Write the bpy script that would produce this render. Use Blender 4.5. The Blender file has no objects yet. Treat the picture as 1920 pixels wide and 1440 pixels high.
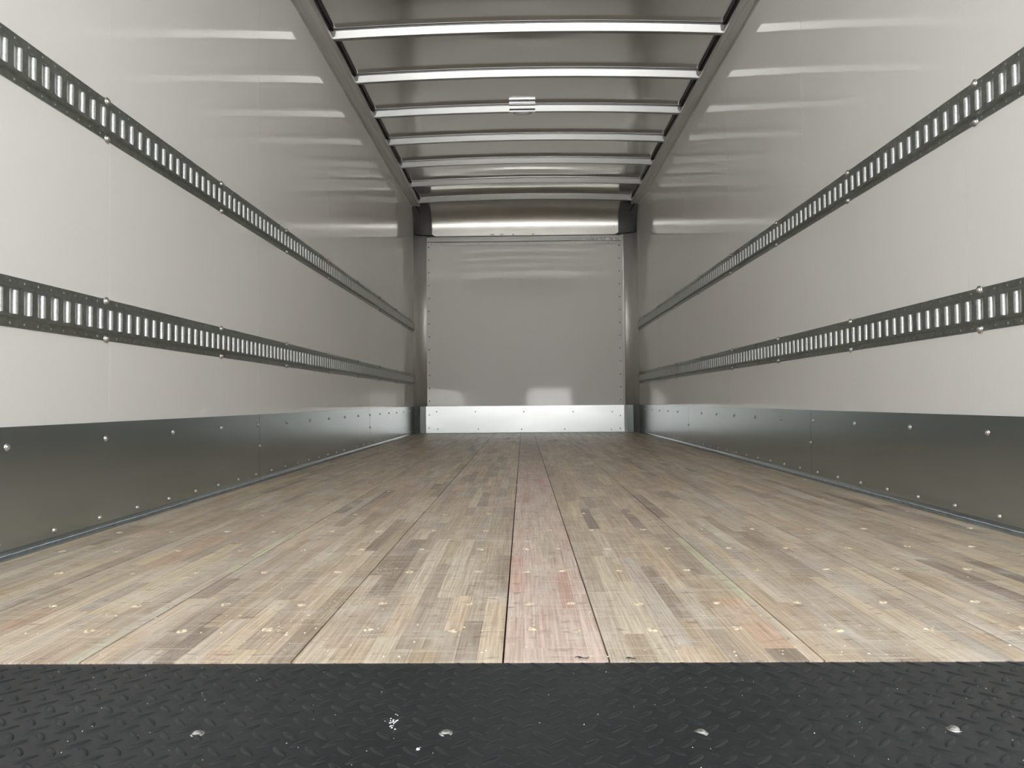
import bpy, bmesh, math, random
from mathutils import Matrix, Vector
random.seed(7)
R = random.random
U = random.uniform
SC = bpy.context.scene
COL = SC.collection

# ------------------------------------------------------------------ camera
F = 1340.0                       # focal length in pixels of the 1920 px frame
H = 0.3656                       # lens height above the wood floor
XL, XR, YB = -1.240, 1.315, 8.24 # left wall, right wall, front bulkhead
Yc = Vector((981 - 960, 720 - 752, F)).normalized()
Zc = Vector((-0.0088, 1, 0)); Zc = (Zc - Yc * Zc.dot(Yc)).normalized()
Xc = Vector(Zc.cross(Yc))
if Xc.x < 0: Xc = -Xc
cam_d = bpy.data.cameras.new('camera'); cam = bpy.data.objects.new('camera', cam_d); COL.objects.link(cam)
cam_d.sensor_fit = 'HORIZONTAL'; cam_d.sensor_width = 36.0; cam_d.lens = F / 1920 * 36.0
cam_d.clip_start = 0.02; cam_d.clip_end = 500
right = Vector((Xc.x, Yc.x, Zc.x)); up = Vector((Xc.y, Yc.y, Zc.y)); fw = Vector((Xc.z, Yc.z, Zc.z))
m = Matrix((right, up, -fw)).transposed().to_4x4(); m.translation = (0, 0, H)
cam.matrix_world = m
SC.camera = cam

def ray(px, py):
    c = Vector((px - 960, 720 - py, F))
    return Vector((Xc.dot(c), Yc.dot(c), Zc.dot(c)))
def at_z(px, py, z):
    d = ray(px, py); t = (z - H) / d.z
    return Vector((d.x * t, d.y * t, z))

# ------------------------------------------------------------------ world, sun, exposure
w = bpy.data.worlds.new('world'); SC.world = w; w.use_nodes = True
bg = w.node_tree.nodes['Background']
bg.inputs['Color'].default_value = (0.93, 0.97, 1.0, 1); bg.inputs['Strength'].default_value = 2.6
sun_d = bpy.data.lights.new('sun', 'SUN'); sun = bpy.data.objects.new('sun', sun_d); COL.objects.link(sun)
sun_d.energy = 32.0; sun_d.angle = math.radians(0.6); sun_d.color = (1.0, 0.975, 0.94)
sun.rotation_euler = (math.radians(-52), 0, 0)     # from over the cab, towards the rear
sun.location = (3, 10, 8)
po_d = bpy.data.lights.new('opening_portal', 'AREA'); po = bpy.data.objects.new('opening_portal', po_d); COL.objects.link(po)
po_d.shape = 'RECTANGLE'; po_d.size = 2.5; po_d.size_y = 2.5; po_d.cycles.is_portal = True
po.location = (0.04, -0.47, 1.27); po.rotation_euler = (math.radians(90), 0, 0)   # faces +Y, into the box
SC.view_settings.view_transform = 'Standard'; SC.view_settings.look = 'None'
SC.view_settings.gamma = 1.0; SC.view_settings.use_curve_mapping = False
SC.view_settings.exposure = 0.68
SC.cycles.max_bounces = 18; SC.cycles.diffuse_bounces = 12; SC.cycles.glossy_bounces = 8
SC.cycles.sample_clamp_indirect = 8.0

# ------------------------------------------------------------------ materials
class NT:
    def __init__(s, name):
        s.m = bpy.data.materials.new(name); s.m.use_nodes = True
        s.t = s.m.node_tree; s.b = s.t.nodes['Principled BSDF']; s.name = name
    def n(s, typ, **kw):
        x = s.t.nodes.new(typ)
        for k, v in kw.items():
            if isinstance(k, str) and hasattr(x, k): setattr(x, k, v)
        return x
    def l(s, a, b): s.t.links.new(a, b)
    def val(s, sock, v): s.b.inputs[sock].default_value = v
    def pos(s, scale=(1, 1, 1)):
        g = s.n('ShaderNodeNewGeometry'); mp = s.n('ShaderNodeMapping')
        mp.inputs['Scale'].default_value = scale
        s.l(g.outputs['Position'], mp.inputs['Vector']); return mp.outputs['Vector']
    def noise(s, scale, vscale=(1, 1, 1), detail=3.0, rough=0.55, vec=None):
        x = s.n('ShaderNodeTexNoise'); x.inputs['Scale'].default_value = scale
        x.inputs['Detail'].default_value = detail; x.inputs['Roughness'].default_value = rough
        s.l(vec if vec is not None else s.pos(vscale), x.inputs['Vector']); return x.outputs['Fac']
    def ramp(s, fac, stops):
        x = s.n('ShaderNodeValToRGB'); e = x.color_ramp.elements
        while len(e) < len(stops): e.new(0.5)
        for i, (p, c) in enumerate(stops):
            e[i].position = p; e[i].color = (c, c, c, 1) if not hasattr(c, '__len__') else (*c, 1)
        s.l(fac, x.inputs['Fac']); return x.outputs['Color']
    def mix(s, fac, a, b, mode='MIX'):
        x = s.n('ShaderNodeMix'); x.data_type = 'RGBA'; x.blend_type = mode; x.clamp_factor = True
        for sock, v in ((x.inputs['Factor'], fac), (x.inputs['A'], a), (x.inputs['B'], b)):
            pass
        ins = [i for i in x.inputs if i.enabled]
        for sock, v in zip((x.inputs[0], x.inputs[6], x.inputs[7]), (fac, a, b)):
            if isinstance(v, bpy.types.NodeSocket): s.l(v, sock)
            elif hasattr(v, '__len__'): sock.default_value = (*v, 1)
            else: sock.default_value = v if sock.type == 'VALUE' else (v, v, v, 1)
        return x.outputs[2]
    def bump(s, h, strength, dist=0.01):
        x = s.n('ShaderNodeBump'); x.inputs['Strength'].default_value = strength; x.inputs['Distance'].default_value = dist
        s.l(h, x.inputs['Height']); s.l(x.outputs['Normal'], s.b.inputs['Normal'])

def metal(name, col, rough, vary=0.12, scale=(1, 1, 1), nsc=14, metallic=1.0, bump=0.0, bsc=(1, 1, 1), rv=0.0):
    k = NT(name); k.val('Metallic', metallic)
    f = k.noise(nsc, scale, detail=1.5)
    lo = tuple(c * (1 - vary) for c in col); hi = tuple(min(1, c * (1 + vary)) for c in col)
    k.l(k.ramp(f, [(0.3, lo), (0.7, hi)]), k.b.inputs['Base Color'])
    k.val('Roughness', rough)
    if rv:
        k.l(k.ramp(k.noise(nsc * 0.6, scale, detail=1.5), [(0.3, rough * (1 - rv)), (0.7, rough * (1 + rv))]), k.b.inputs['Roughness'])
    if bump: k.bump(k.noise(2.2, bsc, detail=1.0), bump, 0.02)
    return k

k = NT('white_liner'); k.l(k.ramp(k.noise(1.3, (1, 1, .6)), [(0.3, (.845, .838, .825)), (0.7, (.868, .862, .85))]), k.b.inputs['Base Color'])
k.val('Roughness', 0.045); k.val('Specular IOR Level', 0.5)
k.bump(k.noise(1.6, (1, 1, 1), detail=1.0), 0.02, 0.05)
WHITE = k.m
k = NT('bulkhead_liner'); k.l(k.ramp(k.noise(1.3, (1, 1, .6)), [(0.3, (.90, .893, .88)), (0.7, (.915, .908, .895))]), k.b.inputs['Base Color'])
k.val('Roughness', 0.05); k.val('Specular IOR Level', 0.26); BULK = k.m
GALV = metal('galvanised_sheet', (.44, .48, .48), .20, .03, (1, .6, 1), 6, metallic=.88).m
GALV_BRIGHT = metal('bright_galvanised_sheet', (.64, .66, .66), .30, .05, (.3, 1, 1), 6).m
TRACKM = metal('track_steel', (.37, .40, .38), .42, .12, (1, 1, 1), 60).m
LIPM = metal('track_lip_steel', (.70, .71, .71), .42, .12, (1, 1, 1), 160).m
ROOFM = metal('roof_aluminium', (.87, .875, .86), .13, .02, (1, 1, 1), 3, metallic=.9).m
BOWM = metal('bow_galvanised', (.43, .435, .43), .28, .02, (.2, 1, 1), 8).m
RAILM = metal('rail_aluminium', (.62, .62, .60), .40, .10, (1, .06, 1), 40, metallic=.65).m
POSTM = metal('post_aluminium', (.78, .78, .76), .48, .03, (1, 1, .1), 8, metallic=.75).m
NOSEM = metal('nose_aluminium', (.70, .69, .66), .36, .03, (1, 1, .1), 5).m
HEADM = metal('header_aluminium', (.36, .36, .345), .42, .10, (.06, 1, 1), 20).m
BOLTM = metal('bolt_zinc', (.74, .75, .76), .22, .05).m
RIVETM = metal('rivet_dark', (.16, .16, .155), .45, .05, metallic=.7).m
CHROME = metal('lamp_chrome', (.82, .82, .82), .14, .03).m
k = NT('black_plastic'); k.val('Base Color', (.085, .088, .09, 1)); k.val('Roughness', .5); PLASTIC = k.m
k = NT('sealant_shade_black'); k.val('Base Color', (.008, .008, .008, 1)); k.val('Roughness', .4); SEAL_SHADE = k.m  # also blackens the strips that paint shade along the roof rails
k = NT('pale_sealant'); k.l(k.ramp(k.noise(90), [(0.35, (.38, .43, .48)), (0.7, (.62, .66, .70))]), k.b.inputs['Base Color']); k.val('Roughness', .35); BEAD = k.m
k = NT('dark_gap'); k.val('Base Color', (.02, .017, .013, 1)); k.val('Roughness', .8); GAP = k.m
k = NT('lamp_lens'); k.val('Base Color', (.9, .9, .9, 1)); k.val('Roughness', .08); k.val('Transmission Weight', .7); LENS = k.m
k = NT('foil_tape'); k.val('Metallic', 1.0); k.val('Roughness', .3)
k.l(k.ramp(k.noise(30, (1, 1, .4)), [(0.3, (.22, .22, .21)), (0.7, (.5, .5, .48))]), k.b.inputs['Base Color']); k.bump(k.noise(60), .6, .01); TAPE = k.m
# black tread plate: satin paint with dust
k = NT('black_tread_paint')
k.l(k.ramp(k.noise(3.0, detail=1.5), [(0.35, (.015, .0175, .019)), (0.75, (.024, .0265, .028))]), k.b.inputs['Base Color'])
k.l(k.ramp(k.noise(4.0, detail=1.5), [(0.3, .28), (0.75, .36)]), k.b.inputs['Roughness']); k.val('Specular IOR Level', .42); TREAD = k.m
k = NT('pale_chip'); k.l(k.ramp(k.noise(150), [(0.3, (.62, .52, .36)), (0.7, (.85, .80, .68))]), k.b.inputs['Base Color']); k.val('Roughness', .7); CHIP = k.m
k = NT('white_speck'); k.val('Base Color', (.8, .8, .8, 1)); k.val('Roughness', .5); SPECK = k.m
k = NT('screw_filler'); k.l(k.ramp(k.noise(200), [(0.35, (.42, .31, .19)), (0.6, (.80, .70, .54))]), k.b.inputs['Base Color']); k.val('Roughness', .7); FILL = k.m
k = NT('concrete'); k.l(k.ramp(k.noise(.8, detail=6), [(0.3, (.45, .445, .435)), (0.7, (.52, .515, .50))]), k.b.inputs['Base Color']); k.val('Roughness', .9); CONC = k.m
k = NT('outer_skin'); k.val('Base Color', (.7, .7, .7, 1)); k.val('Roughness', .3); SKIN = k.m
# wood: tint per strip from the mesh colour attribute, grain and scuffs by position
k = NT('laminated_hardwood')
at = k.n('ShaderNodeAttribute'); at.attribute_name = 'tint'
tint = at.outputs['Color']
vm = k.n('ShaderNodeVectorMath'); vm.operation = 'MULTIPLY_ADD'
g = k.n('ShaderNodeNewGeometry'); k.l(tint, vm.inputs[0]); vm.inputs[1].default_value = (31, 47, 23); k.l(g.outputs['Position'], vm.inputs[2])
def wv(sc):
    mp = k.n('ShaderNodeMapping'); mp.inputs['Scale'].default_value = sc; k.l(vm.outputs[0], mp.inputs['Vector']); return mp.outputs['Vector']
grain = k.noise(1.0, vec=wv((260, 6, 60)), detail=5, rough=.6)
col = k.mix(k.ramp(grain, [(0.35, 0.0), (0.75, 1.0)]), tint, k.mix(1.0, tint, (.50, .43, .36), 'MULTIPLY'))
fig = k.noise(1.0, vec=wv((26, 2.2, 20)), detail=3)
col = k.mix(k.ramp(fig, [(0.45, 0.0), (0.75, .55)]), col, k.mix(1.0, col, (.72, .66, .60), 'MULTIPLY'))
dust = k.noise(4.5, (1, 1.0, 1), detail=6, rough=.65)
col = k.mix(k.ramp(dust, [(0.45, 0.0), (0.78, .42)]), col, (.60, .55, .48))
scuff = k.noise(1.0, (3.5, 42, 1), detail=4, rough=.7)
col = k.mix(k.ramp(scuff, [(0.57, 0.0), (0.70, .45)]), col, (.72, .66, .56))
stain = k.noise(1.0, (13, 19, 1), detail=5, rough=.7)
col = k.mix(k.ramp(stain, [(0.57, 0.0), (0.70, .38)]), col, (.16, .13, .12))
pale = k.noise(1.0, (9, 5, 1), detail=7, rough=.75)
col = k.mix(k.ramp(pale, [(0.51, 0.0), (0.68, .55)]), col, (.80, .75, .66))
hair = k.noise(1.0, (5, 150, 1), detail=2, rough=.5)
col = k.mix(k.ramp(hair, [(0.61, 0.0), (0.68, .55)]), col, (.80, .74, .62))
mark = k.noise(1.0, (24, 55, 1), detail=3, rough=.6)
col = k.mix(k.ramp(mark, [(0.60, 0.0), (0.70, .5)]), col, (.15, .105, .09))
fine = k.noise(330, (1, .5, 1), detail=2)
col = k.mix(k.ramp(fine, [(0.58, 0.0), (0.74, .22)]), col, (.22, .175, .13))
k.l(col, k.b.inputs['Base Color'])
k.l(k.ramp(dust, [(0.3, .34), (0.7, .48)]), k.b.inputs['Roughness']); k.val('Specular IOR Level', .5)
k.bump(grain, .10, .002)
WOOD = k.m

# ------------------------------------------------------------------ helpers
class MB:
    def __init__(s): s.v = []; s.f = []; s.c = []
    def add(s, vs, fs, c=None):
        o = len(s.v); s.v += [tuple(v) for v in vs]; s.f += [tuple(i + o for i in f) for f in fs]
        s.c += [c] * len(fs); return s
    def box(s, a, b, c=None):
        x0, y0, z0 = a; x1, y1, z1 = b
        if x0 > x1: x0, x1 = x1, x0
        vs = [(x, y, z) for z in (z0, z1) for y in (y0, y1) for x in (x0, x1)]
        return s.add(vs, [(0, 2, 3, 1), (4, 5, 7, 6), (0, 1, 5, 4), (2, 6, 7, 3), (0, 4, 6, 2), (1, 3, 7, 5)], c)
    def grid(s, fn, nu, nv, c=None):
        vs = [fn(i / nu, j / nv) for j in range(nv + 1) for i in range(nu + 1)]
        fs = [(j * (nu + 1) + i, j * (nu + 1) + i + 1, (j + 1) * (nu + 1) + i + 1, (j + 1) * (nu + 1) + i) for j in range(nv) for i in range(nu)]
        return s.add(vs, fs, c)
    def prism(s, poly, fn, a, b, c=None):
        # poly: (p,q) outline; fn(p,q,t) -> point, extruded from t=a to t=b
        n = len(poly)
        vs = [fn(p, q, a) for p, q in poly] + [fn(p, q, b) for p, q in poly]
        fs = [(i, (i + 1) % n, n + (i + 1) % n, n + i) for i in range(n)] + [tuple(range(n - 1, -1, -1)), tuple(range(n, 2 * n))]
        return s.add(vs, fs, c)
    def build(s, name, mat, parent=None, smooth=False, fix=True):
        me = bpy.data.meshes.new(name); me.from_pydata(s.v, [], s.f)
        if any(c is not None for c in s.c):
            a = me.color_attributes.new('tint', 'FLOAT_COLOR', 'CORNER'); i = 0
            for p, c in zip(me.polygons, s.c):
                for _ in p.loop_indices:
                    a.data[i].color = (*c, 1); i += 1
        if fix:
            bm = bmesh.new(); bm.from_mesh(me); bmesh.ops.recalc_face_normals(bm, faces=bm.faces); bm.to_mesh(me); bm.free()
        if smooth: me.polygons.foreach_set('use_smooth', [True] * len(me.polygons))
        me.materials.append(mat)
        return link(name, me, parent)
def link(name, me, parent=None):
    o = bpy.data.objects.new(name, me); COL.objects.link(o)
    if parent is not None: o.parent = parent
    return o
def tag(o, label=None, cat=None, group=None, kind=None):
    if label: o['label'] = label
    if cat: o['category'] = cat
    if group: o['group'] = group
    if kind: o['kind'] = kind
    return o
def empty(name, loc=(0, 0, 0)):
    o = bpy.data.objects.new(name, None); COL.objects.link(o); o.empty_display_size = .05
    o.matrix_world = Matrix.Translation(loc); return o
def put(name, me, loc, rot=None, parent=None, scale=1.0):
    o = link(name, me, parent)
    mm = Matrix.Translation(loc) @ (rot.to_4x4() if rot else Matrix.Identity(4)) @ Matrix.Scale(scale, 4)
    if parent is not None: mm = parent_inv[parent.name] @ mm if parent.name in parent_inv else mm
    o.matrix_local = mm
    return o
parent_inv = {}
def dome(r, h, seg=12, ring=4, skirt=0.0):
    # pan/dome head along +Z, sitting on z=0
    mb = MB(); vs = []; 
    prof = ([(r * 1.35, 0), (r * 1.35, skirt)] if skirt else []) + [(r * math.cos(t * math.pi / 2 / ring), skirt + h * math.sin(t * math.pi / 2 / ring)) for t in range(ring)]
    for (rr, z) in prof:
        vs += [(rr * math.cos(2 * math.pi * i / seg), rr * math.sin(2 * math.pi * i / seg), z) for i in range(seg)]
    vs.append((0, 0, skirt + h)); n = len(prof); fs = []
    for j in range(n - 1):
        for i in range(seg): fs.append((j * seg + i, j * seg + (i + 1) % seg, (j + 1) * seg + (i + 1) % seg, (j + 1) * seg + i))
    for i in range(seg): fs.append(((n - 1) * seg + i, (n - 1) * seg + (i + 1) % seg, n * seg))
    mb.add(vs, fs); return mb
def mesh_of(mb, name, mat, smooth=True):
    o = mb.build(name, mat, None, smooth); me = o.data; bpy.data.objects.remove(o); return me
ROT_L = Matrix.Rotation(math.radians(90), 3, 'Y')    # +Z -> +X (bolt heads on the left wall)
ROT_R = Matrix.Rotation(math.radians(-90), 3, 'Y')   # +Z -> -X
ROT_B = Matrix.Rotation(math.radians(90), 3, 'X')    # +Z -> -Y
BOLT = mesh_of(dome(.0075, .005, skirt=.0012), 'bolt', BOLTM)
BIGBOLT = mesh_of(dome(.0095, .007, skirt=.0015), 'bolt', BOLTM)
RIVET = mesh_of(dome(.0075, .004, 8, 3), 'rivet', RIVETM)
RAILRIVET = mesh_of(dome(.008, .005, 8, 3), 'rivet', RAILM)

Y0 = -0.45                       # rear end of the box
ZROOF = 2.243 + H               # roof sheet at the side rails
CROWN = 0.034
ZRAIL = 2.195 + H
ZK = -0.052 + H                 # top of the kick plates
POST_R = 0.14
Y_NOSE = YB - 0.33              # roof starts to curve down here
Z_NOSE = 1.918 + H
def crown(x):
    u = (x - (XL + XR) / 2) / ((XR - XL) / 2); return CROWN * (1 - u * u)

# ------------------------------------------------------------------ setting: ground outside, walls, roof, floor body
gm = MB(); gm.add([(-60, -80, -1.05), (60, -80, -1.05), (60, 25, -1.05), (-60, 25, -1.05)], [(0, 1, 2, 3)])
tag(gm.build('ground', CONC), kind='structure')

SEAMS = [Y0, -.31, .905, 2.12, 3.335, 4.55, 5.765, 6.98, YB - POST_R]
walls = {}
for side, X, s in (('left', XL, 1), ('right', XR, -1)):
    mb = MB(); mb.box((X - s * .004, Y0, -.05), (X - s * .06, YB + .06, ZROOF + .03))
    wl = tag(mb.build('wall_' + side, SKIN), kind='structure'); walls[side] = wl
    for a, b in zip(SEAMS[:-1], SEAMS[1:]):
        p = MB(); p.box((X, a + .0008, 0.0), (X - s * .0045, b - .0008, ZROOF - .004))
        p.build('panel', WHITE, wl)
# bulkhead
mb = MB(); mb.box((XL - .06, YB + .004, -.05), (XR + .06, YB + .06, ZROOF + .03))
wall_back = tag(mb.build('wall_back', SKIN), kind='structure')
PX0, PX1 = XL + .133, XR - .172 + .0
PX0, PX1 = -1.107, 1.146
p = MB(); p.box((PX0, YB - .006, .01), (PX1, YB + .004, 1.815 + H)); p.build('panel', BULK, wall_back)
for x in (PX0 + .027, PX1 - .024):
    for i in range(13):
        z = H + 1.79 - i * .1485
        if z > ZK + .02: put('rivet', RIVET, (x, YB - .006, z), ROT_B, wall_back)

# roof sheet
BOWS = [4.262 + .597 * i for i in range(7)]
def roof_z(x, y):
    z = ZROOF + crown(x)
    ph = ((y - BOWS[0]) / .597) % 1.0
    edge = min(1, (x - XL) / .3, (XR - x) / .3)
    z -= .0035 * math.sin(math.pi * ph) ** 2 * edge
    # buckled bays near the front
    def bump(x0, y0, sx, sy, a): return a * math.exp(-((x - x0) / sx) ** 2 - ((y - y0) / sy) ** 2)
    z -= bump(.06, 7.09, .42, .07, .007) + bump(-.35, 7.15, .3, .05, .004) + bump(.55, 7.15, .25, .05, .004)
    z += bump(.1, 6.98, .5, .06, .005)
    z -= bump(0.05, 7.52, .9, .13, .010)
    z -= bump(0.03, 4.45, .30, .07, .004) + bump(.0, 4.0, .16, .10, .005)
    return z
rb = MB()
ys = []
y = Y0
while y < Y_NOSE - 1e-6:
    ys.append(y); y += .03 if y > 3.6 else .2
ys.append(Y_NOSE)
NX = 90
vs = [(XL + (XR - XL) * i / NX, yy, roof_z(XL + (XR - XL) * i / NX, yy)) for yy in ys for i in range(NX + 1)]
rb.add(vs, [(j * (NX + 1) + i, j * (NX + 1) + i + 1, (j + 1) * (NX + 1) + i + 1, (j + 1) * (NX + 1) + i) for j in range(len(ys) - 1) for i in range(NX)])
ceiling = tag(rb.build('ceiling', ROOFM, smooth=True, fix=False), kind='structure')
top = MB(); top.box((XL - .06, Y0, ZROOF + CROWN + .012), (XR + .06, YB + .06, ZROOF + CROWN + .05))
top.build('roof_skin', SKIN, ceiling)

# ------------------------------------------------------------------ floor: boards > strips, screws
FY0, FY1 = 1.0135, YB - .004
SEAM_X = [XL + .002, -.9325, -.6325, -.3308, -.0317, .1178, .4175, .7170, 1.0165, XR - .002]
fb = MB(); fb.box((XL, FY0 + .004, -.05), (XR, YB, -.012))
floor = tag(fb.build('floor', GAP), kind='structure')
def lerp(a, b, t): return tuple(p + (q - p) * t for p, q in zip(a, b))
PAL = [(.56, .45, .335), (.62, .515, .385), (.50, .42, .335), (.44, .355, .275), (.60, .50, .35), (.70, .61, .48), (.33, .265, .21), (.55, .47, .375), (.50, .40, .285), (.28, .225, .18), (.78, .71, .58), (.60, .44, .32), (.52, .46, .39)]
WTS = [5, 5, 5, 4, 4, 2, 2.2, 5, 5, 1, .9, 1.2, 3]
PINK = [(.68, .53, .46), (.70, .565, .50), (.64, .51, .44), (.67, .52, .45), (.58, .34, .29), (.58, .38, .31), (.62, .53, .43), (.55, .44, .37)]
PW = [4, 4, 4, 4, 1.3, .8, 2, 2]
far = MB(); near = []
boards = []
for bi, (a, b) in enumerate(zip(SEAM_X[:-1], SEAM_X[1:])):
    a += .0013; b -= .0013
    bb = MB(); bb.box((a + .0005, FY0 + .0015, -.03), (b - .0005, FY1, -.007), (.42, .33, .24))
    bo = bb.build('board', WOOD, floor); boards.append(bo)
    pink = bi == 4
    if pink: bo['label'] = 'narrow pinkish centre board'
    n = max(3, round((b - a) / (.0245 if pink else .0335)))
    pale_edge = {1: .022, 5: .020}.get(bi)
    edges = [a + (b - a) * (i + (U(-.12, .12) if 0 < i < n else 0)) / n for i in range(n + 1)]
    if pale_edge: edges[-2] = b - pale_edge
    for i in range(n):
        y = FY0; first = True
        while y < FY1 - .02:
            L = U(.14, .62) * (.6 if pink else 1)
            if first: L *= R(); first = False
            if L < .05: L = .05
            y1 = min(FY1, y + L)
            if FY1 - y1 < .08: y1 = FY1
            c = random.choices(PINK, PW)[0] if pink else random.choices(PAL, WTS)[0]
            j_ = U(.86, 1.14); gr = sum(c) / 3; c = [(v + (gr - v) * .05) * j_ * 1.42 for v in c]; mx = max(1, max(c) / .86); c = tuple(v / mx for v in c)
            if not pink and R() < .35: c = lerp(c, (.54, .45, .345), .4)
            if pink and y > 3.2: c = lerp(c, (.52, .42, .34), min(.75, (y - 3.2) / 2))
            if pale_edge and i == n - 1 and y < (3.4 if bi == 1 else 1.75): c = tuple(v * U(.95, 1.05) for v in (.80, .71, .56))
            near.append((y, bo, (edges[i], edges[i + 1], y, y1), c))
            y = y1
    # light edge strip seen along one joint
near.sort(key=lambda t: t[0])
def strip(mb, q, c):
    z = U(-.0003, .0003)
    mb.box((q[0] + .0001, q[2] + .0001, -.0075), (q[1] - .0001, q[3] - .0001, z), c)
for i, (y, bo, q, c) in enumerate(near):
    if i < 300:
        mb = MB(); strip(mb, q, c); mb.build('strip', WOOD, bo)
    else: strip(far, q, c)
tag(far.build('strip', WOOD, floor), kind='stuff')
# countersunk screws with torn pale filler
def screw_mesh(seed):
    random.seed(seed); mb = MB(); n = 10
    vs = [(0, 0, .0022)] + [(U(.0055, .0095) * math.cos(i * 2 * math.pi / n), U(.0055, .0095) * math.sin(i * 2 * math.pi / n), U(.0002, .0020)) for i in range(n)]
    vs += [(v[0] * 1.25, v[1] * 1.25, -.001) for v in vs[1:]]
    fs = [(0, 1 + i, 1 + (i + 1) % n) for i in range(n)] + [(1 + i, 11 + i, 11 + (i + 1) % n, 1 + (i + 1) % n) for i in range(n)]
    mb.add(vs, fs); return mesh_of(mb, 'screw', FILL, False)
SCREWS = [screw_mesh(s) for s in range(6)]
random.seed(11)
rows = [1.152, 1.300, 1.547, 1.775, 2.03, 2.33, 2.62, 2.94, 3.25, 3.56, 3.87, 4.18, 4.5, 4.9, 5.3, 5.7, 6.1]
for ri, y in enumerate(rows):
    for bi, (a, b) in enumerate(zip(SEAM_X[:-1], SEAM_X[1:])):
        for fr in (.26, .75):
            if ri > 5 and R() < .35: continue
            put('screw', random.choice(SCREWS), (a + (b - a) * (fr + U(-.03, .03)), y + U(-.006, .006), .0004), Matrix.Rotation(U(0, 6), 3, 'Z'), boards[bi], U(.75, 1.1) * (1 if y < 2.2 else .8))

# ------------------------------------------------------------------ tread plate at the rear sill
TZ = -.0015
tread = tag(empty('tread_plate', (0, .6, TZ)), 'black painted diamond tread plate along the rear sill', 'tread plate')
parent_inv[tread.name] = tread.matrix_world.inverted()
bpy.context.view_layer.update()
def local(mb, o):
    l = o.matrix_world.translation if o.parent is None else o.matrix_world.translation
    mb.v = [(x - l[0], y - l[1], z - l[2]) for x, y, z in mb.v]; return mb
mb = MB(); mb.box((XL + .002, -.52, TZ - .03), (XR - .002, FY0 - .0025, TZ))
tread.matrix_world = Matrix.Translation((0, .6, TZ))
def loc_of(o): return o.location
def child(mb, name, mat, par, smooth=False):
    l = par.location; mb.v = [(x - l[0], y - l[1], z - l[2]) for x, y, z in mb.v]
    return mb.build(name, mat, par, smooth)
child(mb, 'plate', TREAD, tread)
def child2(mb, name, mat, part, root):
    l = root.location; mb.v = [(x - l[0], y - l[1], z - l[2]) for x, y, z in mb.v]
    return mb.build(name, mat, part)
lug = MB()
def lug_at(x, y, ang):
    L, W, HH = .0145, .0046, .0020; ca, sa = math.cos(ang), math.sin(ang)
    prof = [(-1, 0), (-.8, .45), (-.45, .85), (0, 1), (.45, .85), (.8, .45), (1, 0)]
    vs = []; fs = []
    for t, wd in prof:
        for k2, zz in ((-1, 0), (-.55, .8), (0, 1), (.55, .8), (1, 0)):
            u, v = t * L, k2 * W * wd
            vs.append((x + u * ca - v * sa, y + u * sa + v * ca, TZ - .0002 + HH * zz * (wd ** .55)))
    for i in range(6):
        for j in range(4):
            fs.append((i * 5 + j, (i + 1) * 5 + j, (i + 1) * 5 + j + 1, i * 5 + j + 1))
    lug.add(vs, fs)
PT = .0347
ny = int((FY0 - .25) / PT); nx = int((XR - XL) / PT)
for j in range(ny):
    for i in range(nx):
        x = -.677 + (i - 16) * PT; y = .9665 - (j - 1) * PT
        if y < .30: continue
        if XL + .02 < x < XR - .02 and y < FY0 - .008: lug_at(x, y, math.radians(-45))
        x2, y2 = x + PT / 2, y + PT / 2
        if XL + .02 < x2 < XR - .02 and y2 < FY0 - .014: lug_at(x2, y2, math.radians(45))
tag(child(lug, 'lug', TREAD, tread, True), kind='stuff')
TSCREW = mesh_of(dome(.006, .0028, 12, 3, skirt=.0008), 'screw', BOLTM)
for px, py in ((370, 1376), (836, 1375), (1315, 1374), (1789, 1367)):
    q = at_z(px, py, TZ)
    o = link('screw', TSCREW, tread); o.location = q - tread.location
# specks of swarf and paint on the plate
sp = MB()
def speck(mb, x, y, z, r, h):
    n = 5; a0 = U(0, 6)
    vs = [(x + r * U(.5, 1) * math.cos(a0 + i * 1.2566), y + r * U(.5, 1) * math.sin(a0 + i * 1.2566), z) for i in range(n)] + [(x, y, z + h)]
    mb.add(vs, [(i, (i + 1) % n, n) for i in range(n)])
for i in range(150):
    x = U(-.75, .9); y = U(.68, 1.0)
    speck(sp, x, y, TZ + .0001, U(.0005, .0012), .0008)
q = at_z(783, 1405, TZ); speck(sp, q.x, q.y, TZ, .0034, .002)
q = at_z(737, 1357, TZ)
for i in range(26): speck(sp, q.x + random.gauss(0, .0035), q.y + random.gauss(0, .008), TZ + .0018, U(.0008, .002), .001)
sp.v = [(x_, y_, z_ + .0001) for x_, y_, z_ in sp.v]
tag(sp.build('speck', SPECK), 'tiny white specks scattered over the black tread plate', 'debris', kind='stuff')
ch = MB()
for i in range(420):
    y = 1.03 + 3.6 * R() ** 2.2; x = U(-.78, .78) * y * .9
    if not XL + .03 < x < XR - .03: continue
    speck(ch, x, y, .0004, U(.0008, .0034) * (1 if R() < .8 else 1.5), U(.0008, .002))
for cx, cy in ((-.352, 1.3), (-.30, 1.30), (-.40, 1.17), (-.29, 1.55)):
    for i in range(34): speck(ch, cx + random.gauss(0, .02), cy + random.gauss(0, .03), .0004, U(.0008, .0024), .001)
tag(ch.build('wood_chip', CHIP), 'pale wood chips and dust scattered over the plank floor', 'debris', kind='stuff')
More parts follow.
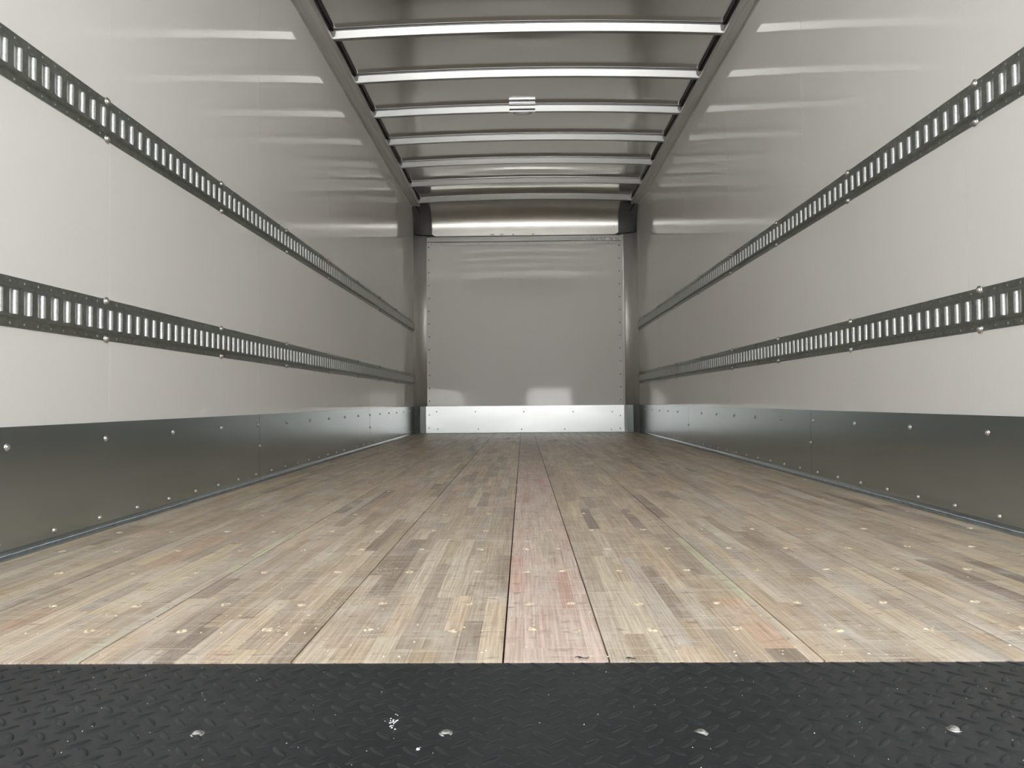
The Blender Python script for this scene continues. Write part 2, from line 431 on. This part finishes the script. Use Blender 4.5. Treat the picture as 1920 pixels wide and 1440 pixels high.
# dark hair-like tangles at the sill edge of the pink board
for (px, py, sc_) in ((1090, 1236, 1.0), (1182, 1237, .7)):
    q = at_z(px, py, .0005); tm = MB(); n = 26; pts = []
    for i in range(n):
        t = i / (n - 1); pts.append((q.x + sc_ * (.018 * (t - .5) + .004 * math.sin(9 * t)), q.y + sc_ * .005 * math.sin(14 * t + 1), .001 + .0025 * abs(math.sin(7 * t))))
    for p0, p1 in zip(pts[:-1], pts[1:]):
        d = .0005
        tm.add([(p0[0], p0[1] - d, p0[2]), (p0[0], p0[1] + d, p0[2]), (p0[0], p0[1], p0[2] + 2 * d), (p1[0], p1[1] - d, p1[2]), (p1[0], p1[1] + d, p1[2]), (p1[0], p1[1], p1[2] + 2 * d)],
               [(0, 1, 4, 3), (1, 2, 5, 4), (2, 0, 3, 5), (0, 2, 1), (3, 4, 5)])
    lab = 'dark fibre tangle at the sill edge of the narrow pink board' if sc_ == 1 else 'smaller dark fibre scrap at the sill just right of the pink board'
    tag(tm.build('fibre_scrap', SEAL_SHADE), lab, 'debris')

# ------------------------------------------------------------------ kick plates
def kick_profile(X, s):
    # outline (x, z) with a cove bend where the sheet meets the floor
    r = .016; pts = [(X + s * .0035, ZK), (X + s * .0035, r + .004)]
    for i in range(1, 6):
        t = i / 5 * math.pi / 2; pts.append((X + s * (.0035 + r * (1 - math.cos(t))), .004 + r * (1 - math.sin(t))))
    pts += [(X + s * (.0035 + r + .004), .004), (X + s * (.0035 + r + .004), .0008), (X + s * .0005, .0008), (X + s * .0005, ZK)]
    return pts
KS = {'left': [-.44, .905, 3.332, 5.75, YB - POST_R - .004], 'right': [-.44, .86, 3.287, 5.70, YB - POST_R - .004]}
KPH = {'left': (1.695, 1.871), 'right': (2.044, 2.003)}
where = ['at the rear end beside the opening', 'nearest the camera', 'in the middle of the wall', 'at the far end by the corner']
for side, X, s, rot in (('left', XL, 1, ROT_L), ('right', XR, -1, ROT_R)):
    tops = [KPH[side][0] + .4055 * i for i in range(-4, 18)]; bots = [KPH[side][1] + .2027 * i for i in range(-8, 34)]
    for i, (a, b) in enumerate(zip(KS[side][:-1], KS[side][1:])):
        if i == 0: a += 0
        kp = tag(empty('kick_plate', (X, (a + b) / 2, 0)), '%s wall grey galvanised kick plate sheet %s' % (side, where[i]), 'kick plate', 'galvanised kick plates along the side walls')
        mb = MB(); mb.prism(kick_profile(X, s), lambda p, q, t: (p, t, q), a + .0014, b - .0014)
        child(mb, 'sheet', GALV, kp)
        for y in tops:
            if a - .005 < y < b - .012:
                o = put('bolt', BOLT, Vector((X + s * .0035, y, H - .100)) - kp.location, rot, kp)
        for y in bots:
            if a < y < b: put('bolt', BOLT, Vector((X + s * .0035, y, .036)) - kp.location, rot, kp, .85)
        if i >= 2: put('bolt', BOLT, Vector((X + s * .0035, a + .004, H - .200)) - kp.location, rot, kp)
    # sealant line along the bend
    sb = MB(); y = -.4; pts = []
    while y < 6.2:
        pts.append(y); y += .03
    for y0, y1 in zip(pts[:-1], pts[1:]):
        z0 = .0085 + U(-.0007, .0007); t = .0022 * U(.6, 1.2); xx = X + s * .0105
        sb.box((xx, y0, z0), (xx + s * .002, y1, z0 + t))
    tag(sb.build('trim_1' if side == 'left' else 'trim_2', BEAD), kind='structure')
bl = MB()
speck(bl, XR - .045, 3.25, .0006, .02, .004)
for i in range(0): speck(bl, XR - .045 + random.gauss(0, .012), 3.25 + random.gauss(0, .035), .0006, U(.006, .012), U(.002, .005))
tag(bl.build('sealant_blob', SPECK), 'white crumbled sealant on the floor at the right kick plate joint', 'debris')

# front bulkhead kick plate
kb = tag(empty('kick_plate', (0, YB, 0)), 'bright aluminium kick plate across the foot of the front bulkhead', 'kick plate')
KX0, KX1 = -1.124, 1.160
mb = MB(); mb.prism([(YB - .010, .006), (YB - .010, ZK - .002), (YB - .008, ZK), (YB - .0065, ZK), (YB - .0065, .006)], lambda p, q, t: (t, p, q), KX0, KX1); child(mb, 'sheet', GALV_BRIGHT, kb)
def on_back(px, py):
    d = ray(px, py); t = (YB - .010) / d.y; return Vector((d.x * t, d.y * t, H + d.z * t))
for px, py in ((818.6, 772), (891.3, 772), (982, 772), (1074.5, 772), (1148, 772), (820.8, 804.7), (897, 804.7), (978, 804.7), (1059, 804.7), (1146.6, 805), (804.9, 778), (804.6, 802.6), (1163, 779), (1163, 803)):
    put('rivet', RIVET, on_back(px, py) - kb.location, ROT_B, kb)

# ------------------------------------------------------------------ front corner posts (quarter round) and their kick pieces
POSTS = {}
for side, X, s in (('left', XL, 1), ('right', XR, -1)):
    cp = tag(empty('corner_post', (X, YB, 0)), 'concave aluminium corner post at the front %s corner of the box' % side, 'corner post', None)
    POSTS[side] = cp
    r = POST_R
    def arc(rr, n=14):
        return [(X + s * (r - rr * math.cos(i / n * math.pi / 2)), YB - r + rr * math.sin(i / n * math.pi / 2)) for i in range(n + 1)]
    inner = arc(r - .004); outer = arc(r + .0)
    poly = inner + outer[::-1]
    mb = MB(); mb.prism(poly, lambda p, q, t: (p, q, t), ZK, Z_NOSE + .03); child(mb, 'post', POSTM, cp, False)
    for pp in cp.children[0].data.polygons: pp.use_smooth = len(pp.vertices) == 4
    poly2 = [(p + s * .001, q - .002) for p, q in inner] + [(p, q) for p, q in outer[::-1]]
    mb = MB(); mb.prism([(X + s * .004, YB - r + .003), (X + s * .055, YB - .035), (X + s * .118, YB - .0115), (X + s * .118, YB - .005), (X + s * .05, YB - .02), (X + s * .001, YB - r + .01)], lambda p, q, t: (p, q, t), .002, ZK - .001)
    tag(child(mb, 'kick_cover', GALV, cp), 'dark galvanised foot cover')

# ------------------------------------------------------------------ curved nose sheet, header rail
nose = tag(empty('front_nose_sheet', (0, YB, Z_NOSE)), 'curved bare aluminium sheet joining the roof to the front bulkhead', 'cove sheet')
def nose_pt(u, v, off=0.0):
    x = XL + .194 + (XR - XL - .388) * u; t = min(1, v / .8) * math.pi / 2; flat = .085
    zt = ROOF_END[0] + crown(x); ry, rz = YB - .004 - Y_NOSE, zt - Z_NOSE - flat
    return (x, Y_NOSE + (ry - off) * math.sin(t), Z_NOSE + (flat if v < .8 else flat * (1 - v) / .2) + (rz - off) * math.cos(t))
ROOF_END = [ZROOF]
mb = MB(); mb.grid(lambda u, v: nose_pt(u, v), 60, 18); child(mb, 'sheet', NOSEM, nose, True)
mb = MB(); mb.box((XL + .188, YB - .012, Z_NOSE + .0005), (XR - .188, YB - .003, Z_NOSE + .022)); child(mb, 'lower_lip', NOSEM, nose)
for xx in (-1.045, 1.075): put('rivet', RIVET, Vector(nose_pt((xx - XL - .188) / (XR - XL - .376), .78)) - nose.location, ROT_B, nose, .8)
for xx, w_ in ((-.34, .05), (-.10, .02), (.13, .02), (-.23, .06)):
    mb = MB(); mb.box((xx - w_ / 2, YB - .016, Z_NOSE + .012), (xx + w_ / 2, YB - .0118, Z_NOSE + .016)); mb.box((xx - .003, YB - .016, Z_NOSE), (xx + .003, YB - .0118, Z_NOSE + .014)); child(mb, 'sealant', SEAL_SHADE, nose)
hd = tag(empty('header_rail', (0, YB, 1.80 + H)), 'ribbed grey aluminium header rail above the white bulkhead panel', 'rail')
HZ0, HZ1 = 1.806 + H, 1.917 + H
prof = [(YB - .004, HZ0), (YB - .014, HZ0), (YB - .014, HZ0 + .036), (YB - .022, HZ0 + .037), (YB - .026, HZ0 + .044), (YB - .026, HZ0 + .075), (YB - .018, HZ0 + .078), (YB - .018, HZ0 + .098), (YB - .014, HZ0 + .103), (YB - .012, HZ1), (YB - .004, HZ1)]
mb = MB(); mb.prism(prof, lambda p, q, t: (t, p, q), PX0 + .002, PX1 - .002); child(mb, 'extrusion', HEADM, hd)
mb = MB(); mb.prism([(YB - .0268, HZ0 + .040), (YB - .0268, HZ0 + .078), (YB - .026, HZ0 + .078), (YB - .026, HZ0 + .040)], lambda p, q, t: (t + (q - HZ0) * .25, p, q), .70, 1.13); tag(child(mb, 'tape_patch', TAPE, hd), 'crinkled foil tape patch')
for i, x in enumerate((-1.05, -.5, 0.07, .62, 1.0)):
    put('rivet', RIVET, Vector((x, YB - .014, HZ0 + .018)) - hd.location, ROT_B, hd, .8)

# ------------------------------------------------------------------ black corner caps under the roof rails
for side, X, s in (('left', XL, 1), ('right', XR, -1)):
    pst = POSTS[side]
    RW = .20
    def cap_pt(u, v, off=0.0):
        a = u * math.pi / 2; t = v * math.pi / 2
        d = Y_NOSE + .03 + (YB - .014 - off - Y_NOSE - .03) * math.sin(t)     # depth of the nose profile
        z = Z_NOSE + .008 + (2.222 + H - Z_NOSE) * math.cos(t) * .98
        rr = RW - .008 - off
        hx = X + s * (RW - rr * math.cos(a))
        yy = d - RW * (1 - math.sin(a)) * .55
        return (hx, yy, z)
    mb = MB(); mb.grid(lambda u, v: cap_pt(u, v), 12, 14); cc = tag(child(mb, 'cap', PLASTIC, pst, True), 'dark grey plastic corner cap')
    mb = MB()
    for v0 in (1.0,):
        pts = [Vector(cap_pt(i / 12, v0, .002)) for i in range(13)]
        for p0, p1 in zip(pts[:-1], pts[1:]):
            mb.add([p0 + Vector((0, 0, -.007)), p0 + Vector((0, -.008, .002)), p0 + Vector((0, .004, .006)), p1 + Vector((0, 0, -.007)), p1 + Vector((0, -.008, .002)), p1 + Vector((0, .004, .006))], [(0, 1, 4, 3), (1, 2, 5, 4), (2, 0, 3, 5), (0, 2, 1), (3, 4, 5)])
    e = Vector(cap_pt(1, 1.0, .002)); d = Vector((s * .045, 0, -.012))
    mb.add([e + Vector((0, -.006, -.006)), e + Vector((0, -.006, .012)), e + d * .5 + Vector((0, -.006, .004)), e + d + Vector((0, -.006, 0)), e + d * .5 + Vector((0, -.006, -.006)), e + Vector((0, .004, 0))], [(0, 1, 2, 4), (4, 2, 3), (1, 5, 2), (5, 0, 4), (5, 4, 3), (2, 5, 3)])
    child2(mb, 'sealant', SEAL_SHADE, cc, pst)
    # wire hanging from the rail end
    mb = MB(); a = Vector((X + s * .06, Y_NOSE + .01, ZRAIL - .005)); b = Vector((X + s * .105, Y_NOSE + .05, ZRAIL - .085)); dd = .006
    mb.add([a + Vector((-dd, 0, 0)), a + Vector((dd, 0, 0)), a + Vector((0, -dd, 0)), b + Vector((-dd, 0, 0)), b + Vector((dd, 0, 0)), b + Vector((0, -dd, 0))], [(0, 1, 4, 3), (1, 2, 5, 4), (2, 0, 3, 5), (0, 2, 1), (3, 4, 5)])
    child2(mb, 'drip_strip', SEAL_SHADE, cc, pst)

# ------------------------------------------------------------------ roof rails
INNER = {'left': -1.132, 'right': 1.221}
for side, X, s in (('left', XL, 1), ('right', XR, -1)):
    rr = tag(empty('roof_rail', (X, 4, ZRAIL)), 'long grey aluminium roof rail along the top of the %s wall' % side, 'rail')
    wd = abs(INNER[side] - X)
    pr = [(0, -.014), (.003, -.014), (.0045, .001), (wd * .45, -.003), (wd * .47, -.006), (wd * .62, -.007), (wd * .64, -.0045), (wd - .012, -.008), (wd, -.006), (wd, .014), (wd - .004, .016), (wd - .006, .004), (0, .010)]
    mb = MB(); mb.prism(pr, lambda p, q, t: (X + s * p, t, ZRAIL + q), Y0, Y_NOSE + .03); child(mb, 'extrusion', RAILM, rr)
    for i in range(20):
        y = 3.955 + .205 * i - .02
        if y < 7.9: put('rivet', RAILRIVET, Vector((X + s * .003, y, ZRAIL - .008)) - rr.location, ROT_L if s > 0 else ROT_R, rr)
    # black strips painting the shadow between rail and roof sheet, one per bay
    for i, (a, b) in enumerate(zip([3.68] + BOWS, BOWS + [Y_NOSE])):
        if b - a < .2: continue
        mb = MB(); z0 = ZRAIL + .010
        mb.box((X + s * (wd + .002), a + .075, ZROOF - .016), (X + s * (wd + .016), b - .045, ZROOF + crown(X + s * wd) - .004)); child(mb, 'shade_strip', SEAL_SHADE, rr)

# ------------------------------------------------------------------ roof bows
ords = ['first roof bow, highest in view', 'second roof bow from the top of the view', 'third roof bow, carrying the small lamp', 'fourth roof bow, just beyond the lamp', 'fifth roof bow from the top of the view', 'sixth roof bow, before the buckled sheet', 'last roof bow, next to the curved front']
ords = ['topmost in view, nearest the camera', 'second nearest, one bay before the small lamp', 'carrying the small lamp at its middle', 'one bay beyond the small lamp', 'third from the front bulkhead', 'second from the front bulkhead, behind buckled sheet', 'last before the curved front sheet']
bowobjs = []
for i, yb in enumerate(BOWS):
    bo = tag(empty('roof_bow', (0, yb, ZROOF)), 'galvanised steel roof bow %s' % ords[i], 'roof bow', 'roof bows')
    x0, x1 = INNER['left'] - .02, INNER['right'] + .02; n = 40; mb = MB(); vs = []
    sec = [(-.0175, -.002), (-.001, -.041), (.002, -.043), (.026, -.043), (.029, -.041), (.041, -.002)]
    for j in range(n + 1):
        x = x0 + (x1 - x0) * j / n
        vs += [(x, yb + a, ZROOF - .005 + crown(x) + b) for a, b in sec]
    k6 = len(sec)
    fs = [(j * k6 + q, j * k6 + (q + 1) % k6, (j + 1) * k6 + (q + 1) % k6, (j + 1) * k6 + q) for j in range(n) for q in range(k6)] + [tuple(range(k6)), tuple(range(n * k6, n * k6 + k6))]
    mb.add(vs, fs); child(mb, 'bar', BOWM, bo)
    mb = MB(); vs = []
    for j in range(n + 1):
        x = x0 + (x1 - x0) * j / n; zz = ZROOF - .005 + crown(x)
        vs += [(x, yb - .026, zz + .001), (x, yb - .026, zz - .0015), (x, yb - .015, zz - .0015), (x, yb - .015, zz + .001)]
    mb.add(vs, [(j * 4 + q, j * 4 + (q + 1) % 4, (j + 1) * 4 + (q + 1) % 4, (j + 1) * 4 + q) for j in range(n) for q in range(4)] + [(0, 1, 2, 3), (n * 4, n * 4 + 1, n * 4 + 2, n * 4 + 3)])
    child(mb, 'flange', BOWM, bo)
    for s, xe in ((1, INNER['left']), (-1, INNER['right'])):
        mb = MB(); mb.prism([(0, 0), (s * .022, 0), (s * .012, -.034), (0, -.034)], lambda p, q, t: (xe + p, t, ZROOF - .006 + q + crown(xe)), yb - .022, yb - .018); child(mb, 'end_clip', RAILM, bo)
    bowobjs.append(bo)
# small lamp on the third bow
yb = BOWS[2]; xm = .012; zb = ZROOF - .048 + crown(0)
dl = tag(empty('dome_light', (xm, yb, zb)), 'small shiny rectangular lamp clipped to the middle of the third roof bow', 'lamp')
mb = MB(); mb.box((xm - .1, yb - .012, zb + .026), (xm + .1, yb - .001, zb + .046)); mb.box((xm - .1, yb - .012, zb - .004), (xm + .1, yb + .032, zb + .006)); mb.box((xm - .1, yb - .045, zb + .040), (xm + .1, yb - .012, zb + .045)); child(mb, 'bracket', CHROME, dl)
mb = MB(); mb.box((xm - .099, yb - .009, zb + .006), (xm + .099, yb - .0008, zb + .026)); child(mb, 'slot', SEAL_SHADE, dl)
mb = MB(); mb.grid(lambda u, v: (xm + (u - .5) * .145, yb - .010 + v * .042, zb - .004 - .016 * math.sin(math.pi * u) ** .6 * math.sin(math.pi * v) ** .5), 20, 8); child(mb, 'lens', LENS, dl, True)
for sx in (-.088, .088): put('screw', TSCREW, (sx, .010, -.004), Matrix.Rotation(math.pi, 3, 'X'), dl)

# ------------------------------------------------------------------ logistics tracks
def ring(mb, rect, hole):
    # quads between a rectangle (u0,u1,v0,v1) and an 8-point hole, in the plane w; returns via mb.add with mapper
    u0, u1, v0, v1 = rect; uc = (u0 + u1) / 2; vc = (v0 + v1) / 2
    out = [(u1, vc), (u1, v1), (uc, v1), (u0, v1), (u0, vc), (u0, v0), (uc, v0), (u1, v0)]
    return out
def track(side, X, s, zlo, zhi, pitch, phase, label, which):
    tr = tag(empty('cargo_track', (X, 4.2, zlo)), label, 'cargo track', 'slotted steel cargo tracks on the side walls')
    hh = zhi - zlo; W0, W1 = .0028, .0125
    P = lambda u, v, w_: (X + s * w_, u, zlo + v)
    mb = MB()
    y_end = YB - POST_R - .002
    n = int((y_end - .3 - (phase % pitch)) / pitch); ya = phase % pitch + .3 - (.3 % pitch)
    ks = [k_ for k_ in range(0, 400) if Y0 + .03 < phase + (k_ - 120) * pitch < y_end - .04]
    vb = [0, .021, .0245, hh - .0245, hh - .021, hh]
    hole = lambda uc, vc, a, b, c=.6: [(uc + a, vc), (uc + a, vc + b * c), (uc + a * c, vc + b), (uc - a * c, vc + b), (uc - a, vc + b * c), (uc - a, vc - b * c), (uc - a * c, vc - b), (uc + a * c, vc - b)]
    lips = []
    y_prev = None
    for k_ in ks:
        y = phase + (k_ - 120) * pitch; a, b = y - pitch / 2, y + pitch / 2
        for (v0, v1, w_, hu, hv) in ((vb[0], vb[1], W0, .0036, .0036), (vb[2], vb[3], W1, .0150, .0305), (vb[4], vb[5], W0, .0036, .0036)):
            uc, vc = y - (.0016 if hu > .01 else 0), (v0 + v1) / 2
            hl = [(uc + hu, vc - hv * .88), (uc + hu, vc + hv * .88), (uc + hu * .78, vc + hv), (uc - hu * .78, vc + hv), (uc - hu, vc + hv * .88), (uc - hu, vc - hv * .88), (uc - hu * .78, vc - hv), (uc + hu * .78, vc - hv)]
            if hu < .01: hl = [(uc + hu * math.cos(t * math.pi / 4 - math.pi / 8), vc + hv * math.sin(t * math.pi / 4 - math.pi / 8)) for t in range(8)]
            c4 = [(b, v0), (b, v1), (a, v1), (a, v0)]
            vs = [P(u, v, w_) for u, v in hl] + [P(u, v, w_) for u, v in c4] + [P(u, v, w_ - .0025) for u, v in hl]
            fs = [(0, 8, 9, 1), (1, 9, 2), (2, 9, 10, 3), (3, 10, 4), (4, 10, 11, 5), (5, 11, 6), (6, 11, 8, 7), (7, 8, 0)]
            fs += [(i, (i + 1) % 8, 12 + (i + 1) % 8, 12 + i) for i in range(8)]
            mb.add(vs, fs)
        lips.append(y)
    a, b = phase + (ks[0] - 120) * pitch - pitch / 2, phase + (ks[-1] - 120) * pitch + pitch / 2
    for (v0, w0), (v1, w1) in (((0, 0), (0, W0)), ((vb[1], W0), (vb[2], W1)), ((vb[3], W1), (vb[4], W0)), ((hh, W0), (hh, 0))):
        mb.add([P(a, v0, w0), P(b, v0, w0), P(b, v1, w1), P(a, v1, w1)], [(0, 1, 2, 3)])
    for u in (a, b):
        mb.add([P(u, 0, 0), P(u, 0, W0), P(u, vb[1], W0), P(u, vb[2], W1), P(u, vb[3], W1), P(u, vb[4], W0), P(u, hh, W0), P(u, hh, 0)], [tuple(range(8))])
    if b < y_end: mb.box(P(b, 0, .001), P(y_end, hh, W0)); mb.box(P(b, vb[2], W0), P(y_end, vb[3], W1 - .001))
    child(mb, 'rail', TRACKM, tr)
    # curled lip at the far edge of each slot: quarter round bar
    rl = .0090; sec = [(.0134, W1 - .0003 - 0)] + [(.0134 - rl * math.sin(t * math.pi / 2 / 6), W1 - .0003 - rl + rl * math.cos(t * math.pi / 2 / 6)) for t in range(1, 7)] + [(.0134, W1 - .0003 - rl)]
    lm = MB(); lm.prism(sec, lambda p, q, t: (s * q, p, t), hh / 2 - .029, hh / 2 + .029)
    me = mesh_of(lm, 'slot_lip', LIPM, False)
    for pp in me.polygons: pp.use_smooth = False
    fm = MB()
    for y in lips:
        if y < 5.2:
            o = link('slot_lip', me, tr); o.location = (0, y - 4.2, 0)
        else: fm.prism(sec, lambda p, q, t: (X + s * q, y + p, zlo + t), hh / 2 - .029, hh / 2 + .029)
    tag(child(fm, 'slot_lip', LIPM, tr), kind='stuff')
    rot = ROT_L if s > 0 else ROT_R
    y = (2.10 if s > 0 else 2.066) - .81 * 2
    while y < y_end - .1:
        for v in (.006, hh - .006): put('bolt', BIGBOLT, Vector((X + s * W0, y, zlo + v)) - tr.location, rot, tr)
        y += .81
track('left', XL, 1, .1895 + H, .3130 + H, .0504, 1340 * 1.24 / (981 - 59.5) , 'lower slotted steel cargo track on the left wall, just above the kick plate', 0)
track('left', XL, 1, .7885 + H, .9120 + H, .0504, 1340 * 1.24 / (981 - 64.0), 'upper slotted steel cargo track on the left wall', 1)
track('right', XR, -1, .1895 + H, .3130 + H, .0519, 1340 * 1.315 / (1861.7 - 981), 'lower slotted steel cargo track on the right wall, just above the kick plate', 0)
track('right', XR, -1, .7885 + H, .9120 + H, .0519, 1340 * 1.315 / (1846.0 - 981), 'upper slotted steel cargo track on the right wall', 1)

# ------------------------------------------------------------------ rear door frame (beside and behind the lens)
fr = MB()
for X, s in ((XL, 1), (XR, -1)): fr.box((X - s * .06, Y0 - .07, -.05), (X + s * .03, Y0, ZROOF + .03))
fr.box((XL - .06, Y0 - .07, ZROOF - .12), (XR + .06, Y0, ZROOF + .08))
tag(fr.build('trim_3', SKIN), kind='structure')

# ------------------------------------------------------------------ white vans parked on the lot behind (mirrored in the bulkhead)
k = NT('van_paint'); k.val('Base Color', (.8, .8, .79, 1)); k.val('Roughness', .3); VANP = k.m
k = NT('van_glass'); k.val('Base Color', (.02, .022, .025, 1)); k.val('Roughness', .05); VANG = k.m
k = NT('tyre_rubber'); k.val('Base Color', (.02, .02, .02, 1)); k.val('Roughness', .7); TYRE = k.m
k = NT('tail_lamp'); k.val('Base Color', (.5, .02, .02, 1)); k.val('Roughness', .2); TAIL = k.m
def van(x, y, wd, ht, label):
    g0 = -1.05; v = tag(empty('van', (x, y, g0)), label, 'van', 'vans on the lot behind')
    hw = wd / 2; L = 4.6
    pr = [(-hw, .35), (-hw, 1.1), (-hw + .10, ht - .12), (-hw + .2, ht), (hw - .2, ht), (hw - .10, ht - .12), (hw, 1.1), (hw, .35)]
    mb = MB(); mb.prism(pr, lambda p, q, t: (x + p, y - t, g0 + q), 0, L - 1.1)
    mb.prism([(L - 1.1, .35), (L - 1.1, ht - .05), (L - .75, 1.2), (L, 1.0), (L, .35)], lambda p, q, t: (x + t, y - p, g0 + q), -hw + .05, hw - .05)
    child(mb, 'body', VANP, v)
    for sx in (-1, 1):
        mb = MB(); mb.box((x + sx * (hw - .14), y + .012, g0 + .8), (x + sx * (hw - .02), y - .01, g0 + 1.15)); child(mb, 'tail_lamp', TAIL, v)
        for yy in (y - .8, y - 3.6):
            mb = MB(); mb.prism([(.33 * math.cos(i * math.pi / 8), .33 * math.sin(i * math.pi / 8)) for i in range(16)], lambda p, q, t: (x + sx * (hw - .2) + t, yy + p, g0 + .33 + q), 0, sx * .2); child(mb, 'wheel', TYRE, v)
    mb = MB(); mb.box((x - hw + .1, y + .06, g0 + .38), (x + hw - .1, y - .01, g0 + .55)); child(mb, 'bumper', TYRE, v)
van(1.15, -15, 2.0, 1.95, 'white van parked straight behind the open box')
van(-3.1, -16, 1.5, 1.85, 'narrow white van parked behind to the left')
van(4.3, -17, 1.9, 1.9, 'white van parked behind to the right')

k = NT('backdrop_dark'); k.val('Base Color', (.07, .072, .075, 1)); k.val('Roughness', .8); BACKDROP = k.m
wh = tag(empty('dark_backdrop', (0, -34, -1.05)), 'dark backdrop added unseen behind the vans to keep sky out of the bulkhead reflection', 'added backdrop')  # dark block added out of view, keeps bright sky off the bulkhead reflection
mb = MB(); mb.box((-45, -46, -1.05), (45, -34, 7.2)); child(mb, 'wall', BACKDROP, wh)
mb = MB(); mb.box((-45.4, -46.4, 7.2), (45.4, -33.6, 7.5)); child(mb, 'roof', BACKDROP, wh)
for x in (-24, -8, 10, 26):
    mb = MB(); mb.box((x - 2, -33.98, -1.05), (x + 2, -33.9, 3.2)); child(mb, 'backdrop_door', TYRE, wh)

# ------------------------------------------------------------------ added door under the rear roof, unseen, to stop a bright bulkhead reflection
k = NT('added_door_sheet'); k.val('Base Color', (.52, .52, .51, 1)); k.val('Roughness', .6); ADDED_DOORM = k.m
dr = tag(empty('added_door', (0, .9, ZROOF - .10)), kind='structure')
for i in range(6):
    a = -.40 + i * .52
    mb = MB(); mb.box((XL + .13, a + .004, ZROOF - .115), (XR - .13, a + .516, ZROOF - .085)); child(mb, 'panel', ADDED_DOORM, dr)
for x in (XL + .115, XR - .115):
    mb = MB(); mb.box((x - .014, -.42, ZROOF - .125), (x + .014, 2.75, ZROOF - .075)); child(mb, 'added_door_track', RAILM, dr)
